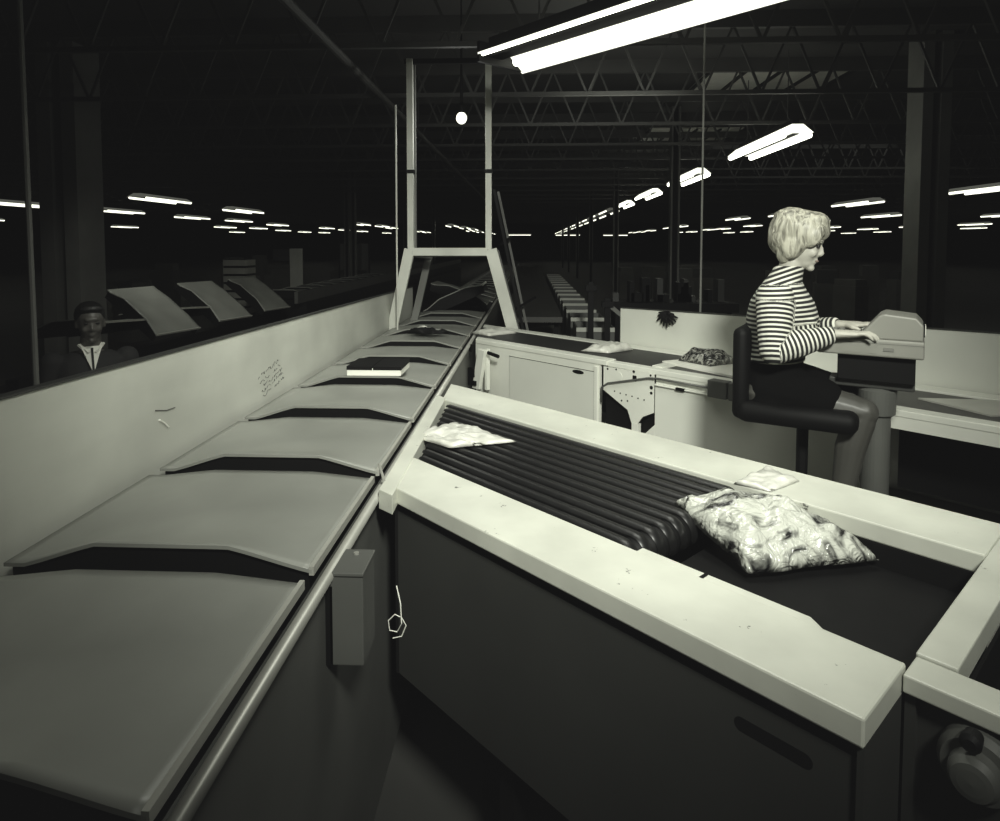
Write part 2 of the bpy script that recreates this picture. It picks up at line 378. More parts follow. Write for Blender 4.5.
# ------------------------------------------------------------------ tray sorter
TX, TW, TL, PITCH, ZE = -.79, .67, .535, .589, 1.02
def tray_fn(depth=.048):
    def f(u, v):      # u across, v along (0 = front)
        x = (u-.5)*TW; a = abs(x) if x > 0 else abs(x)*1.15
        tr = max(0, min(1, (TW/2-a)/.18)); tr = tr*tr*(3-2*tr)*.15+tr*.85
        e = abs(2*v-1)**2.2
        h = depth*tr*(.25+.75*e) if v < .5 else depth*tr*(.25+.13*e)
        return Vector((x, (v-.5)*TL, h))
    return f
def make_tray():
    r = thing('sorter_tray', '', 'tray'); f = tray_fn()
    m = MB(); m.grid(f, 30, 20); bm = m.bm
    top = list(bm.faces); ret = bmesh.ops.extrude_face_region(bm, geom=top)
    for v in [g for g in ret['geom'] if isinstance(g, bmesh.types.BMVert)]: v.co.z -= .008
    pan = m.build('tray_pan', 'tray', r, smooth=False)
    for p in pan.data.polygons: p.use_smooth = abs(p.normal.z) > .5
    s = MB(); s.box(TW/2-.006, TW/2+.004, -TL/2, TL/2, -.012, .007); s.build('edge_strip', 'trayedge', r)
    n = 20     # black skirts that paint the shade below the front and back lips
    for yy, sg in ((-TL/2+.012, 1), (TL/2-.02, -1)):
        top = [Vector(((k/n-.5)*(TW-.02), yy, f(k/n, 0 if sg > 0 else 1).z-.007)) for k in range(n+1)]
        MB().plate([Vector((-(TW-.02)/2, yy, -.085))]+top+[Vector(((TW-.02)/2, yy, -.085))], (0, .006, 0)).build('shade_apron', 'black', r)
    MB().box(-.12, .12, -.12, .12, -.095, -.006).build('tilt_bracket', 'black', r)
    return r
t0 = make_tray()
tl = ['nearest grey sorter tray, cut by the bottom of the picture', 'second grey sorter tray from the camera', 'third grey sorter tray from the camera', 'fourth grey sorter tray from the camera',
      'grey sorter tray carrying the small black-topped box', 'grey sorter tray just beyond the black-topped box', 'seventh grey sorter tray, second beyond the boxed tray', 'eighth grey sorter tray, beside the dark strap']
y0 = 1.308+TL/2-PITCH
for k in range(34):
    loc = (TX, y0+PITCH*k, ZE); lab = tl[k] if k < 8 else 'grey sorter tray far along the line beyond the white frame'
    rot = None
    if k in (10, 11): rot = (0, math.radians(-24 if k == 10 else 20), math.radians(0)); lab = 'tilted sorter tray just beyond the white frame, %s' % ('tipped left' if k == 11 else 'tipped right')
    if k == 0: t0.location = loc; t0['label'] = lab
    else:
        if rot: loc = (TX, loc[1], 1.16)
        dup(t0, loc, rot=rot, label=lab, group=None if k < 8 or rot else 'far trays of the main sorter')
sb = thing('tray_sorter', 'long grey sorter body carrying the line of trays', 'conveyor', (TX, 10, 0))
abs_mode[0] = True
MB().box(-1.10, -.47, .35, 24, .86, .92).build('track_bed', 'black', sb)
MB().box(-.445, -.425, .35, 24, .12, 1.0).build('side_panel', 'midgrey', sb)
MB().box(-1.13, -1.11, .35, 24, .0, .93).build('side_panel', 'black', sb)
MB().box(-1.10, -.46, .37, 24, .0, .86).build('base', 'black', sb)
MB().tube([(-.418, .35, 1.012), (-.418, 24, 1.012)], .0125, 14).build('rail', 'chrome', sb, smooth=True)
MB().box(-.442, -.424, .35, 24, .985, 1.006).build('rail_seat', 'grey', sb)
# left sheet-metal guard wall
w = thing('side_guard', 'long pale sheet-metal guard panel beside the left of the trays', 'panel', (-1.17, 3.6, 0))
MB().plate([(-1.155, .6, 0), (-1.155, 6.35, 0), (-1.155, 6.35, 1.285), (-1.155, .6, 1.375)], (-.02, 0, 0)).build('panel', 'wall', w)
MB().bar((-1.165, .6, 1.377), (-1.165, 6.35, 1.287), .028, .006).build('top_edge', 'grey', w)
# scribbled pencil marks
m = MB(); random.seed(3)
for row in range(5):
    y = 2.66+row*.015+random.uniform(0, .04); z = 1.13-row*.022; pts = []
    for k in range(34):
        pts.append(Vector((-1.1535, y+k*.0075+random.uniform(-.006, .006), z+random.uniform(-.008, .010)+k*.0012)))
        if random.random() < .22:
            if len(pts) > 2: m.tube(pts, .0009, 4)
            pts = []
    if len(pts) > 2: m.tube(pts, .0009, 4)
m.build('pencil_scribble', 'ink', w)
MB().tube([(-1.153, 1.93, 1.19), (-1.153, 1.99, 1.175), (-1.153, 2.04, 1.172)], .0014, 5).build('scratch', 'ink', w)
MB().tube([(-1.153, 1.95, 1.155), (-1.153, 1.98, 1.135), (-1.153, 2.0, 1.118)], .003, 5).build('scratch', 'paper', w)

# box and strap on the trays
b = thing('small_carton', 'small flat carton with black top and white sides lying on a tray', 'box', (-.765, 3.24, 1.05), 0)
MB().box(-.89, -.625, 3.10, 3.33, 1.064, 1.10).build('carton', 'paper', b, bevel=.002)
MB().box(-.891, -.765, 3.099, 3.331, 1.092, 1.110).build('lid', 'black', b); MB().box(-.761, -.624, 3.099, 3.331, 1.092, 1.110).build('lid', 'black', b)
st = pillow([(-.90, 4.66, 1.062), (-.70, 4.60, 1.062), (-.58, 4.68, 1.058), (-.80, 4.78, 1.062)], .03, 8, 16, .008)
tag(st.build('crumpled_strap', 'black', smooth=True), 'dark crumpled strap lying on a tray near the white frame', 'strap')
pp = pillow([(-.86, 4.68, 1.066), (-.74, 4.66, 1.066), (-.72, 4.8, 1.06), (-.84, 4.82, 1.06)], .02, 5, 10)
tag(pp.build('paper_scrap', 'poly', smooth=True), 'small white scrap lying on a tray beside the dark strap', 'paper')
# electrical box on the sorter side
e = thing('electrical_box', 'grey electrical box fixed to the sorter side near the conveyor end', 'electrical box', (-.36, 1.28, .8))
MB().box(-.418, -.345, 1.30, 1.40, .82, 1.015).build('case', 'midgrey', e, bevel=.003)
MB().box(-.420, -.343, 1.296, 1.404, 1.013, 1.021).build('lid', 'midgrey', e, bevel=.002)
MB().lathe([(.006, 0), (.006, .004)], (-.38, 1.38, 1.021), 10).build('screw', 'chrome', e)
MB().box(-.425, -.41, 1.30, 1.40, .82, .99).build('mounting_plate', 'black', e)
tag(MB().tube([(-.30, 1.42, .93), (-.287, 1.40, .90), (-.283, 1.39, .86), (-.295, 1.40, .835), (-.312, 1.4, .838), (-.315, 1.4, .86), (-.30, 1.4, .875), (-.285, 1.4, .868), (-.275, 1.4, .85), (-.285, 1.4, .825), (-.305, 1.4, .82)], .0012, 5).build('thin_wire', 'paper'),
    'thin white loose wire curling beside the grey electrical box', 'wire')
mo = thing('drive_bracket', 'dark drive bracket with pale rod at the sorter foot, bottom left', 'bracket', (-.36, .98, .6))
MB().box(-.425, -.34, .86, .95, .58, .74).build('plate', 'black', mo, bevel=.004)
MB().tube([(-.35, .84, .62), (-.335, .86, .75)], .005, 8).build('rod', 'chrome', mo)
MB().lathe([(.05, 0), (.055, .01), (.05, .02)], (-.385, .855, .66), 20, (0, -1, 0)).build('wheel', 'grey', mo)

# ------------------------------------------------------------------ near induction conveyor (angled 45 degrees)
XC = -.375
def sx(t, x=XC): return t-x/Q     # s at which the line t meets X = x
ZR = 1.04
i1 = thing('induction_conveyor', 'nearest angled conveyor with worn white rims and dark grey side panel', 'conveyor', W(.9, 1.4, 0))
def quad(s_end, t0, t1, z0, z1, s1=None):  # from s_end to the sorter line
    a = sx(t0) if s1 is None else s1; b_ = sx(t1) if s1 is None else s1
    return MB().prism([W(a, t0, 0), W(s_end, t0, 0), W(s_end, t1, 0), W(b_, t1, 0)], z0, z1)
quad(.302, .962, 1.145, ZR-.045, ZR).build('near_rim', 'rim', i1, bevel=.004)
m = quad(.302, 1.135, 1.172, ZR-.05, ZR-.006, None) if False else MB().prism([W(.82, 1.14, 0), W(.43, 1.14, 0), W(.43, 1.150, 0), W(.46, 1.172, 0), W(.82, 1.172, 0)], ZR-.04, ZR-.004)
m.build('rim_ledge', 'rim', i1, bevel=.002)
MB().ibox(.66, .668, 1.14, 1.168, ZR-.0045, ZR-.0025).build('joint_gap', 'black', i1)
quad(.302, 1.675, 1.895, ZR-.045, ZR, None).build('far_rim', 'rim', i1, bevel=.004)
MB().ibox(.245, .302, .975, 1.895, ZR-.05, ZR-.001).build('near_rim_end', 'rim', i1) if False else None
MB().ibox(.243, .3015, 1.190, 1.895, ZR-.05, ZR-.002).build('cross_beam', 'rim', i1, bevel=.003)
# side panel and its slot handle
sp = quad(.315, .980, .992, .50, ZR-.075).build('side_panel', 'grey', i1)
hp = MB(); n = 12; pts = []
hs0, hs1, hz0, hz1, hr = .388, .49, .9165, .9165, .012
for k in range(n+1): a = math.pi/2+math.pi*k/n; pts.append(W(hs1-math.cos(a)*hr*-1*-1 if False else hs1+abs(math.cos(a))*hr, .9795, .918+hr*math.sin(a)))
for k in range(n+1): a = -math.pi/2+math.pi*k/n; pts.append(W(hs0-abs(math.cos(a))*hr, .9795, .918+hr*math.sin(a)))
hp.plate(pts, W(0, .0015, 0)); hp.build('slot_handle', 'black', sp)
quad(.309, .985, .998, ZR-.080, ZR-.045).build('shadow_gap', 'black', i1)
MB().ibox(.303, .313, .970, 1.13, .50, ZR-.045).build('end_panel', 'grey', i1)
MB().ibox(.309, .312, .9785, .981, .5, ZR-.08).build('panel_seam', 'black', i1)
quad(.33, 1.86, 1.885, .60, ZR-.05).build('back_panel', 'panel', i1)
quad(.34, 1.02, 1.85, .50, .56).build('belly_pan', 'black', i1)
for s in (.36, 1.1): 
    for t in (1.05, 1.82): MB().ibox(s-.025, s+.025, t-.025, t+.025, .505 if t > 1.3 else 0, .56).build('leg', 'black', i1)
# belt strips that end round a pulley
nst = 11
for k in range(nst):
    t = 1.185+k*(1.655-1.185)/(nst-1); s_e = .885-.0*k
    prof = []; R = .045
    m = MB(); sec = []
    sL = sx(t, -.34)
    path = [(sL, ZR-.012)]+[(s_e, ZR-.012)]+[(s_e-R*math.sin(a), ZR-.012-R+R*math.cos(a)) for a in [math.pi*j/10 for j in range(1, 11)]]
    w = .0155
    prev = None
    for (s, z) in path:
        c = [m.bm.verts.new(W(s, t-w, z-.003)), m.bm.verts.new(W(s, t-w*.6, z+.003)), m.bm.verts.new(W(s, t+w*.6, z+.003)), m.bm.verts.new(W(s, t+w, z-.003))]
        if prev:
            for j in range(3): m.bm.faces.new((prev[j], prev[j+1], c[j+1], c[j]))
        prev = c
    m.build('belt_strip', 'strip', i1, smooth=True)
MB().tube([W(.885, 1.16, ZR-.06), W(.885, 1.67, ZR-.06)], .042, 20).build('end_roller', 'rubber', i1, smooth=True)
quad(.93, 1.150, 1.673, ZR-.075, ZR-.045).build('slider_bed', 'black', i1)
MB().ibox(.305, .83, 1.150, 1.673, .91, .94).build('transfer_belt', 'rubber', i1)
MB().ibox(.303, 1.0, 1.146, 1.150, .80, ZR-.045).build('inner_wall', 'black', i1)
MB().ibox(.303, 1.0, 1.671, 1.675, .80, ZR-.045).build('inner_wall', 'black', i1)
# end plate at the sorter
MB().prism([(-.405, 1.70, 0), (-.36, 1.66, 0), (-.36, 2.75, 0), (-.405, 2.80, 0)], ZR-.05, ZR+.004).build('end_plate', 'rim', i1, bevel=.002)
m = MB(); m.ibox(1.49, 1.53, .955, .975, ZR-.06, ZR-.012); m.ibox(1.495, 1.525, .945, .957, ZR-.045, ZR-.025); m.build('latch', 'black', i1)
MB().tube([W(1.53, .96, ZR+.0), W(1.55, .955, ZR+.05)], .004, 6).build('latch_pin', 'chrome', i1)
MB().box(-.372, -.352, 1.75, 2.6, .5, .99).build('end_support', 'black', i1)

# wrapped parcels on it
def bagthing(name, label, c4, h, mat, seed, rough=.01, n=26, base=0, edge=.5, cat='bag'):
    return tag(pillow(c4, h, seed, n, rough, edge, base).build(name, mat, smooth=True), label, cat)
bagthing('plastic_bag', 'large crumpled clear plastic bag lying on the black end of the near conveyor', [W(.930, 1.455, 1.028), W(.675, 1.375, .958), W(.50, 1.660, .962), W(.74, 1.668, 1.005)], .062, 'bag', 3, .006, 44, 0, .45)
bagthing('plastic_bag', 'milky plastic bag crumpled on the sorter end of the black strips', [W(1.84, 1.27, ZR-.004), W(1.66, 1.29, ZR-.004), W(1.56, 1.50, ZR-.004), W(1.90, 1.50, ZR-.004)], .010, 'poly', 9, .0045, 24)
bagthing('paper_sheet', 'crumpled translucent sheet resting on the far white rim of the near conveyor', [W(.87, 1.67, ZR+.001), W(.77, 1.68, ZR+.001), W(.755, 1.82, ZR+.001), W(.87, 1.87, ZR+.001)], .012, 'poly', 14, .003, 20, cat='sheet')

# second section beyond the near right corner
i2 = thing('conveyor_section', 'next conveyor section at the bottom right corner with a motor below', 'conveyor', W(-.2, 1.5, 0))
MB().ibox(-1.2, .300, 1.120, 1.188, ZR-.035, ZR-.006).build('near_rim', 'rim', i2, bevel=.003)
MB().ibox(-1.2, .24, 1.675, 1.89, ZR-.04, ZR-.008).build('far_rim', 'rim', i2, bevel=.003)
MB().ibox(-1.2, .238, 1.185, 1.675, .86, .90).build('belt', 'rubber', i2)
MB().ibox(-1.2, .300, 1.150, 1.162, .50, ZR-.035).build('side_panel', 'grey', i2)
MB().ibox(.285, .300, 1.135, 1.15, .50, ZR-.035).build('corner_post', 'grey', i2)
MB().ibox(-1.2, -1.14, 1.15, 1.88, 0.0, .9).build('leg', 'black', i2)
MB().ibox(-1.2, .238, 1.86, 1.88, .55, ZR-.04).build('back_panel', 'black', i2)
MB().ibox(-1.2, .238, 1.672, 1.676, .90, ZR-.04).build('inner_wall', 'black', i2)
MB().ibox(.236, .242, 1.19, 1.676, .80, ZR-.05).build('inner_wall', 'black', i2)
mt = MB(); mt.lathe([(.0, -.03), (.045, -.03), (.052, -.02), (.052, .0), (.045, .012), (.034, .014), (.032, .03), (.026, .04), (.018, .042), (0, .044)], W(.20, 1.118, .945), 64, W(-.0, -1, 0)); mt.build('motor', 'midgrey', i2, smooth=False, bevel=0)
MB().lathe([(.012, -.01), (.014, .012), (.008, .018)], W(.205, 1.10, .995), 24, W(0, -1, 0)).build('motor_knob', 'black', i2)

# ------------------------------------------------------------------ second induction conveyor
i3 = thing('induction_conveyor', 'second angled conveyor behind, white cabinet side with black belt on top', 'conveyor', W(2.2, 3.2, 0))
T0, T1 = 2.93, 3.53
def q3(s_end, t0, t1, z0, z1, s_start=None, x=-.38): 
    a = sx(t0, x) if s_start is None else s_start; b_ = sx(t1, x) if s_start is None else s_start
    return MB().prism([W(a, t0, 0), W(s_end, t0, 0), W(s_end, t1, 0), W(b_, t1, 0)], z0, z1)
q3(2.31, T0, 3.02, ZR-.03, ZR).build('near_rim', 'white', i3, bevel=.004)
q3(-.6, T0+.01, 3.02, ZR-.035, ZR-.006, 2.31).build('near_rim', 'white', i3, bevel=.004)
q3(-.6, 3.42, T1, ZR-.03, ZR).build('far_rim', 'white', i3, bevel=.004)
q3(2.03, 3.0, 3.42, ZR-.03, ZR-.004).build('belt', 'belt', i3)
q3(1.98, 3.0, 3.42, ZR-.03, ZR+.001, 2.05).build('cross_strip', 'white', i3)
q3(-.6, 3.0, 3.42, ZR-.035, ZR-.010, 1.98).build('belt', 'greybelt', i3)
cab = q3(2.36, T0+.004, T0+.02, .56, ZR-.03).build('cabinet_side', 'white', i3)
dr = q3(2.40, T0-.003, T0+.004, .60, ZR-.075, 3.12).build('door', 'panel', i3, bevel=.003)
hm = MB(); hm.plate([W(2.52+.045*math.cos(a)*(1) if True else 0, T0-.0045, .945+.012*math.sin(a)) for a in [2*math.pi*k/20 for k in range(20)]], W(0, .002, 0))
hm.build('slot_handle', 'black', dr)
MB().ibox(2.395, 2.400, T0-.004, T0, .60, ZR-.07).build('door_seam', 'grey', dr)
MB().ibox(2.40, 3.12, T0-.004, T0, ZR-.077, ZR-.074).build('door_seam', 'grey', dr)
MB().ibox(2.37, 2.40, T0-.006, T0+.004, .56, ZR-.04).build('corner_trim', 'white', i3, bevel=.006)
# bracket: perforated plate with Y shaped leg, outlined by a bent grey tube
MB().plate([W(2.33, T0-.002, ZR-.035), W(1.99, T0-.002, ZR-.03), W(1.99, T0-.002, .80), W(2.06, T0-.002, .765), W(2.10, T0-.002, .71), W(2.13, T0-.002, .71), W(2.16, T0-.002, .785), W(2.33, T0-.002, .87)], W(0, .006, 0)).build('bracket_plate', 'white', i3)
MB().ibox(2.085, 2.13, T0-.004, T0+.02, .505, .72).build('bracket_leg', 'white', i3)
m = MB()
m.plate([W(2.335, T0+.03, .86), W(2.14, T0+.03, .73), W(2.14, T0+.03, .56), W(2.335, T0+.03, .56)], W(0, .004, 0))
m.plate([W(2.085, T0+.03, .72), W(1.99, T0+.03, .80), W(1.99, T0+.03, .56), W(2.085, T0+.03, .56)], W(0, .004, 0)); m.build('opening', 'black', i3)
MB().tube([W(2.335, T0-.012, .80), W(2.335, T0-.012, .885), W(2.29, T0-.012, .915), W(2.02, T0-.012, .985), W(1.96, T0-.012, .992), W(1.64, T0-.012, .992)], .006, 8).build('conduit', 'midgrey', i3, smooth=True)
MB().ibox(1.64, 2.32, T0-.006, T0, .885-.02, .889-.02).build('plate_fold', 'midgrey', i3) if False else None
for s, z, r_ in ((2.30, .995, .006), (2.24, 1.0, .005), (2.12, 1.005, .008), (2.01, 1.0, .006), (2.005, .935, .010), (2.005, .905, .008), (2.2, .83, .005), (2.16, .835, .005), (2.25, .875, .004), (2.21, .87, .004), (2.17, .868, .004), (2.13, .866, .004), (2.09, .862, .004), (2.05, .86, .004)):
    MB().lathe([(r_, 0), (r_, .002)], W(s, T0-.002, z), 10, W(0, -1, 0)).build('screw_hole', 'black', i3)
MB().ibox(2.10, 2.125, T0-.008, T0-.002, .955, .985).build('switch', 'black', i3, bevel=.003)
MB().lathe([(.022, 0), (.022, .003), (.016, .003)], W(2.22, T0-.001, .965), 20, W(0, -1, 0)).build('round_cap', 'white', i3)
lp = MB().ibox(.93, 1.985, T0+.004, T0+.02, .655, .96).build('lower_panel', 'panel', i3)
MB().plate([W(2.06, T0+.003, .66), W(1.985, T0+.003, .735), W(1.985, T0+.003, .66)], W(0, .012, 0)).build('panel_gusset', 'panel', i3)
MB().ibox(-.6, 1.985, T0+.012, T0+.03, .955, ZR-.035).build('upper_fascia', 'white', i3)
MB().tube([W(1.98, T0-.006, .955), W(1.64, T0-.006, .955)], .005, 8).build('conduit', 'white', i3)
MB().ibox(1.80, 1.85, T0-.014, T0, .948, .962).build('conduit_clip', 'black', i3)
m = MB().ibox(1.55, 1.65, T0-.05, T0+.01, .955, 1.040).build('junction_box', 'midgrey', i3, bevel=.005)
m = MB().ibox(1.43, 1.54, T0-.05, T0+.01, .955, 1.040).build('junction_box', 'midgrey', i3, bevel=.005)
MB().ibox(.93, 2.0, T0+.03, T0+.05, .575, .655).build('kick_rail', 'shade', i3)
m = MB()
for s in (1.92, 1.80): m.ibox(s-.025, s+.03, T0+.02, T0+.03, .60, .655)
m.build('kick_slots', 'black', i3)
MB().ibox(2.0, 3.3, 3.48, 3.5, .56, ZR-.03).build('back_panel', 'grey', i3)
MB().ibox(-.6, .93, 3.30, 3.32, .60, ZR-.035).build('back_panel', 'black', i3)  # black sheet standing in for the unlit open space under this end
for s in (3.0, 1.2, -.2):
    for t in (3.0, 3.45): MB().ibox(s-.03, s+.03, t-.03, t+.03, .505, .66 if s < 2 else ZR-.03).build('leg', 'shade', i3)
# latch assembly at sorter end
la = thing('latch_arm', 'white hinged arm with dark fittings at the sorter end of the second conveyor', 'arm', W(3.36, 2.85, .9))
MB().plate([W(3.39, 2.86, .72), W(3.32, 2.86, .72), W(3.26, 2.86, .99), W(3.33, 2.86, 1.0)], W(0, -.03, 0)).build('arm', 'white', la, bevel=.003)
m = MB(); m.ibox(3.36, 3.42, 2.82, 2.84, .80, .86); m.ibox(3.40, 3.43, 2.82, 2.84, .74, .80); m.ibox(3.34, 3.37, 2.815, 2.84, .745, .775); m.build('fitting', 'black', la)
MB().tube([W(3.22, 2.83, .985), W(3.12, 2.83, .972)], .012, 10).build('handle', 'black', la)
MB().ibox(3.38, 3.41, 2.82, 2.84, .97, 1.02).build('catch', 'black', la)
MB().ibox(3.27, 3.29, 2.86, 2.89, .72, 1.0).build('mount', 'white', la)
# parcels on the second conveyor
bagthing('plastic_bag', 'small white plastic bag at the sorter end of the second conveyor', [W(3.75, 3.12, ZR-.002), W(3.52, 3.10, ZR-.002), W(3.50, 3.36, ZR-.002), W(3.72, 3.42, ZR-.002)], .03, 'poly', 21, .004, 18)
bagthing('plastic_bag', 'white plastic bag in the middle of the black belt of the second conveyor', [W(2.64, 3.08, ZR), W(2.46, 3.14, ZR), W(2.44, 3.36, ZR), W(2.60, 3.43, ZR)], .035, 'poly', 25, .006, 20)
ws = MB().prism([W(2.08, 3.14, 0), W(1.58, 3.04, 0), W(1.46, 3.40, 0), W(1.96, 3.50, 0)], ZR-.008, ZR+.004)
tag(ws.build('white_sheet', 'paper'), 'flat white sheet under the dark crumpled bag on the second conveyor', 'sheet')
bagthing('plastic_bag', 'dark shiny crumpled bag lying on the white sheet of the second conveyor', [W(2.02, 3.21, ZR+.005), W(1.80, 3.18, ZR+.005), W(1.76, 3.38, ZR+.005), W(1.98, 3.43, ZR+.005)], .065, 'bagdark', 31, .006, 24)
ws = MB().prism([W(.84, 3.22, 0), W(.56, 3.10, 0), W(.30, 3.40, 0), W(.60, 3.42, 0)], ZR-.009, ZR-.002)
tag(ws.build('white_sheet', 'trayedge'), 'pale sheet on the second conveyor at the right edge beyond the machine', 'sheet')
# white partition
pt = thing('white_partition', 'long low white partition board standing behind the second conveyor', 'partition', W(1.2, 3.56, .505))
MB().plate([W(2.68, 3.545, .505), W(-.9, 3.545, .505), W(-.9, 3.545, 1.335), W(2.68, 3.545, 1.275)], W(0, .02, 0)).build('board', 'panel', pt)
MB().bar(W(2.68, 3.555, 1.277), W(-.9, 3.555, 1.337), .026, .006).build('top_edge', 'grey', pt)
gl = MB(); random.seed(11)
gc = W(2.30, 3.53, 1.25)
for k in range(11):
    a = math.radians(-200+k*22); L_ = random.uniform(.05, .085)
    gl.tube([gc+Vector((0, 0, .02)), gc+W(-math.cos(a)*L_*.5, -.02, math.sin(a)*L_*.4+.012), gc+W(-math.cos(a)*L_, -.01, math.sin(a)*L_)], [.016, .011, .004], 7)
tag(gl.build('dark_tuft', 'black'), 'dark spiky tuft hooked over the top edge of the white partition', 'tuft')

# ------------------------------------------------------------------ white frame over the sorter
g = thing('gantry', 'white steel frame straddling the sorter with splayed legs and tall posts', 'frame', (-.66, 5.3, 0))
Y = 5.3
MB().box(-.96, -.35, Y-.03, Y+.03, 1.612, 1.676).build('crossbar', 'frame', g, bevel=.003)
m = MB().bar((-.318, Y, 1.665), (-.03, Y, .60), .095, .05, (0, 1, 0)).build('leg', 'frame', g, bevel=.003)
MB().bar((-.262, Y+.03, 1.66), (.022, Y+.03, .60), .012, .10, (0, 1, 0)).build('leg_flange', 'grey', m)
MB().bar((-.985, Y, 1.665), (-1.24, Y, .55), .085, .05, (0, 1, 0)).build('leg', 'frame', g, bevel=.003)
MB().bar((-.90, Y+.5, 1.62), (-1.15, Y+.5, .55), .06, .05, (0, 1, 0)).build('leg', 'column', g)
MB().bar((-.97, Y, 1.63), (-.90, Y+.5, 1.60), .05).build('brace', 'column', g)
for x, yy, w_, mt_, zt in ((-.975, Y, .05, 'frame', 3.2), (-.967, Y+.12, .035, 'column', 3.2), (-.337, Y, .05, 'frame', 3.2)):
    MB().box(x-w_/2, x+w_/2, yy-w_/2, yy+w_/2, 1.66 if yy == Y else 1.60, zt).build('post', mt_, g, bevel=.002)
MB().box(-.99, -.30, Y+.1, Y+.14, 1.60, 1.64).build('rear_crossbar', 'column', g)
for x in (-.975, -.337): MB().box(x-.033, x+.033, Y-.03, Y+.03, 2.28, 2.31).build('clamp', 'black', g)
MB().box(-1.02, -.30, Y-.01, Y+.02, 3.16, 3.2).build('top_rail', 'black', g)
MB().box(-.08, .05, Y-.05, Y+.05, 0.0, .62).build('foot', 'black', g)
MB().box(-1.29, -1.19, Y-.05, Y+.55, 0.0, .58).build('foot', 'black', g)
# dark A-frame (stand) right of it
la = thing('step_ladder', 'dark A-shaped stand with a rung behind the right leg of the white frame', 'stand', (0, 6.5, .0))
MB().bar((-.36, 6.5, 2.25), (.11, 6.5, .0), .028).build('rail', 'black', la)
MB().bar((-.33, 6.75, 2.25), (.15, 6.75, .0), .025).build('rail', 'column', la)
MB().bar((-.14, 6.5, 1.06), (.06, 6.6, 1.17), .02).build('rung', 'black', la)
MB().bar((-.30, 6.5, 1.70), (-.19, 6.6, 1.78), .02).build('rung', 'black', la)

# ------------------------------------------------------------------ far clutter on the right of the sorter
fb = thing('far_conveyor', 'long pale grey conveyor bed running away beyond the white frame', 'conveyor', (.1, 12, 0))
MB().box(-.28, .36, 7.2, 24, .84, .90).build('bed', 'greybelt', fb)
for y in (7.5, 10, 14, 18, 22):
    for x in (-.24, .28): MB().box(x, x+.05, y-.03, y+.03, 0, .84).build('leg', 'black', fb)
cm = thing('chute_bin', 'nearest pale open chute bin in the row behind the second conveyor', 'bin', (.62, 6.4, 0))
abs_mode[0] = False
def bin_(r, w=.36, l=.5, h=.92, t=.015, mat='midgrey'):
    m = MB(); m.box(-w/2, w/2, -l/2, -l/2+t, 0, h); m.box(-w/2, w/2, l/2-t, l/2, 0, h); m.box(-w/2, -w/2+t, -l/2+t, l/2-t, 0, h); m.box(w/2-t, w/2, -l/2+t, l/2-t, 0, h)
    m.build('walls', mat, r); MB().box(-w/2+t, w/2-t, -l/2+t, l/2-t, .0, .6).build('load', 'carton', r)
    MB().bar((-w/2, -l/2-.005, h-.02), (w/2, -l/2-.005, h-.02), .02, .04).build('lip', 'frame', r)
bin_(cm)
for k in range(1, 14):
    dup(cm, (.62, 6.4+.85*k, 0), label='pale open chute bin farther along the row beyond the white frame', group='distant chute bins')
for x, y, z, w_ in ((.56, 6.0, 1.36, .05), (.70, 5.9, 1.22, .05)):
    o = thing('dark_post', 'short dark post behind the second conveyor, %s' % ('taller left one' if z > 1.3 else 'lower right one with brace'), 'post', (x, y, 0))
    MB().box(-w_/2, w_/2, -w_/2, w_/2, 0, z).build('post', 'black', o); MB().box(-.05, .05, -.05, .05, z-.08, z-.03).build('collar', 'black', o)
    if z < 1.3: MB().bar((0, 0, z-.05), (.34, -.05, z-.33), .035).build('brace', 'column', o)
used = []
def free(x, y, w, d=.5):
    for a, b, c in used:
        if abs(a-x) < (c+w)/2+.2 and abs(b-y) < .75: return False
    used.append((x, y, w)); return True
random.seed(5)
rk = thing('dark_machine_rack', 'dark jumble of machine fittings on a bench behind the white partition', 'machine', (1.42, 7.6, 0))
MB().box(-.5, .9, -.3, .3, .95, 1.05).build('bench', 'black', rk)
for k in range(14):
    x = random.uniform(-.45, .8); h = random.uniform(.05, .28); w_ = random.uniform(.04, .14)
    MB().box(x-w_/2, x+w_/2, -.1, .1, 1.05, 1.05+h).build('fitting', random.choice(['black', 'grey', 'rubber']), rk)
MB().box(-.45, -.4, -.2, .2, 0, .95).build('leg', 'black', rk); MB().box(.8, .85, -.2, .2, 0, .95).build('leg', 'black', rk)
# far background parcels on the right
for k in range(16):
    x = random.uniform(2.6, 9); y = random.uniform(13, 20); h = random.uniform(.12, .3); w_ = random.uniform(.3, .7)
    if not free(x, y, w_): continue
    o = thing('carton_stack', 'dim carton stack in the dark hall behind the seated woman', 'carton', (x, y, 0), random.uniform(-.5, .5), 'dim carton stacks behind the woman')
    MB().box(-w_/2, w_/2, -.25, .25, 0, .9).build('carton', 'carton', o); MB().box(-w_*.4, w_*.45, -.22, .25, .9, .9+h).build('carton', random.choice(['carton', 'grey', 'midgrey']), o)
for x, y, a in ((2.95, 10.5, .1), (4.1, 11.0, -.2)):
    pass
